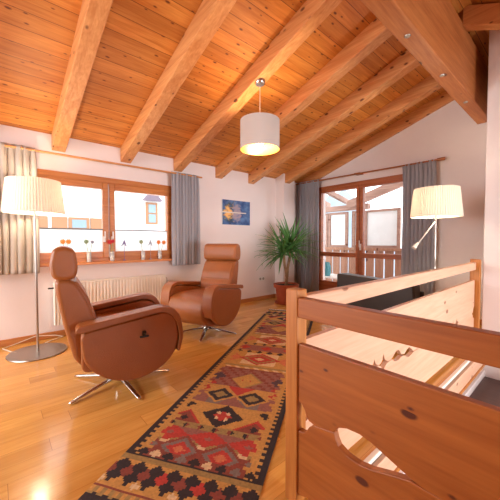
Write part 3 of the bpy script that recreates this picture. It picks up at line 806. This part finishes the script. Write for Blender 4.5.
# ------------------------------------------------------------ banister with sawn boards
def boards(length, gaps):
    """returns seam curves: list of (s, upper edge z of gap, lower edge z of gap)"""
    return gaps
nearg = [(0, .473, .345), (.018, .470, .345), (.036, .448, .352), (.045, .425, .362), (.058, .412, .385), (.078, .408, .404), (.085, .406, .406),
         (.12, .412, .412), (.180, .424, .424), (.188, .440, .398), (.200, .452, .378), (.235, .466, .362), (.285, .470, .357), (.33, .462, .365), (.40, .436, .388), (.46, .414, .406), (.50, .405, .405)]
def mirror(g, half): return g+[(2*half-s, a, b) for (s, a, b) in reversed(g) if s < half-1e-6]
farg = [(0, .473, .345), (.018, .470, .345), (.036, .448, .352), (.045, .425, .362), (.058, .412, .385), (.085, .406, .406),
        (.60, .405, .405), (.64, .412, .398), (.665, .43, .385), (.68, .455, .372), (.695, .425, .39), (.73, .405, .405), (.76, .405, .395), (.785, .42, .37), (.80, .46, .33), (.815, .425, .365), (.85, .400, .385), (.88, .392, .388),
        (.93, .398, .392), (.96, .415, .372), (.99, .43, .362), (1.03, .428, .36), (1.06, .405, .365), (1.08, .385, .37), (1.13, .375, .365), (1.17, .395, .345), (1.21, .405, .335), (1.26, .38, .34), (1.29, .355, .35), (1.44, .35, .35)]
def banister(label, axis, gaps, P0, Lr, mt, mrail):
    t = thing('banister', label, 'banister', (P0[0], P0[1], 0), 'pine banisters around the stairwell')
    ang = 0 if axis == 0 else PI/2
    def put(name, mb, m, **k):
        # built in world space: axis 0 along +x, axis 1 along +y
        return obj(name, mb, m, t, **k)
    th = .030
    def pr(pts, o0, o1):
        if axis == 0: return MB().prism([(P0[0]+s, z) for s, z in pts], 1, P0[1]+o0, P0[1]+o1)
        return MB().prism([(P0[1]+s, z) for s, z in pts], 0, P0[0]-o1, P0[0]-o0)
    put('handrail', pr([(0, .845), (Lr, .845), (Lr, .932), (0, .932)], -.004, .046), mrail, bevel=.006)
    up = [(s, a) for s, a, b in gaps]; lo = [(s, b) for s, a, b in gaps]
    put('upper_board', pr([(0, .73)]+up+[(gaps[-1][0], .73)], .004, .004+th), mt, bevel=.003)
    put('lower_board', pr([(0, .052)]+[(.05, .07), (.16, .035)]+[(gaps[-1][0]-.16, .035), (gaps[-1][0]-.05, .07), (gaps[-1][0], .052)]+lo[::-1], .004, .004+th), mt, bevel=.003)
    return t
gn = mirror(nearg, .99)
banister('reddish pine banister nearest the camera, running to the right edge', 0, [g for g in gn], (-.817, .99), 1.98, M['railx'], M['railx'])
gf = mirror(farg[:-1]+[(1.54, .35, .35)], 1.54)
gf = [(s_, a-(.05 if s_ > 1.6 else 0), b-(.05 if s_ > 1.6 else 0)) for s_, a, b in gf]
banister('pine banister, daylight put into its pale colour, running away along the far side of the stairwell', 1, gf, (-.828, 1.051), 3.085, M['raily'], M['raily'])
for x, y, lab in ((-.884, .984, 'square pine corner post where the two banisters meet'), (-.884, 4.138, 'square pine end post beside the white wall'), (1.165, .984, 'square pine post at the stair head')):
    wd_ = .095 if y > 4 else .067
    p = obj('banister_post', MB().box(x, x+wd_, y, y+.067, 0, .965), M['postz'], bevel=.005)
    tag(p, lab, 'post', 'pine banister posts')

# ------------------------------------------------------------ sofa behind banister
t = thing('leather_sofa', 'black leather sofa behind the far banister, facing the balcony door', 'sofa', (-1.72, 3.9, 0))
obj('backrest', MB().prism(rounded([(-2.2, .10), (-2.2, .74), (-1.24, .69), (-1.20, .10)], .03), 1, 3.46, 3.66), M['leatherdark'], t, bevel=.03, seg=3, smooth=True, auto=60)
for k in range(2):
    x0 = -2.07+.38*k
    obj('seat_cushion', MB().box(x0, x0+.37, 3.64, 4.30, .28, .45), M['leatherdark'], t, bevel=.04, seg=3, smooth=True, auto=60)
obj('armrest', MB().box(-2.20, -2.06, 3.64, 4.32, .10, .60), M['leatherdark'], t, bevel=.04, seg=3, smooth=True, auto=60)
obj('armrest', MB().box(-1.34, -1.20, 3.64, 3.66+.02, .10, .6), M['leatherdark'], t, bevel=.01)
obj('base', MB().box(-2.1, -1.32, 3.6, 4.28, .09, .29), M['leatherdark'], t, bevel=.02)
for x in (-2.15, -1.36):
    for y in (3.5, 4.2): obj('leg', MB().box(x, x+.05, y, y+.05, 0, .10), M['blackplastic'], t)

# ------------------------------------------------------------ stairs in the well
t = thing('staircase', 'dark brown wooden stairs going down inside the stairwell', 'staircase', (0, 3, -2.75))
obj('landing', MB().box(-.733, .25, 3.0, 4.20, -.415, -.37), M['treadwood'], t, bevel=.006)
for k in range(7):
    y1 = 3.0-.27*k; z = -.37-.19*(k+1)
    obj('tread', MB().box(-.733, .25, y1-.30, y1, z-.045, z), M['treadwood'], t, bevel=.006)
    obj('riser', MB().box(-.733, .25, y1-.015, y1, z, z+.145), M['raily'], t)
for k in range(2):
    obj('tread', MB().box(.25+.3*k, .55+.3*k, 3.0, 4.20, -.18+.15*k-.045, -.18+.15*k), M['treadwood'], t, bevel=.006)
obj('stringer', MB().prism([(3.0, -.43), (3.0, -.7), (.95, -2.15), (.95, -1.9)], 0, .25, .29), M['treadwood'], t)
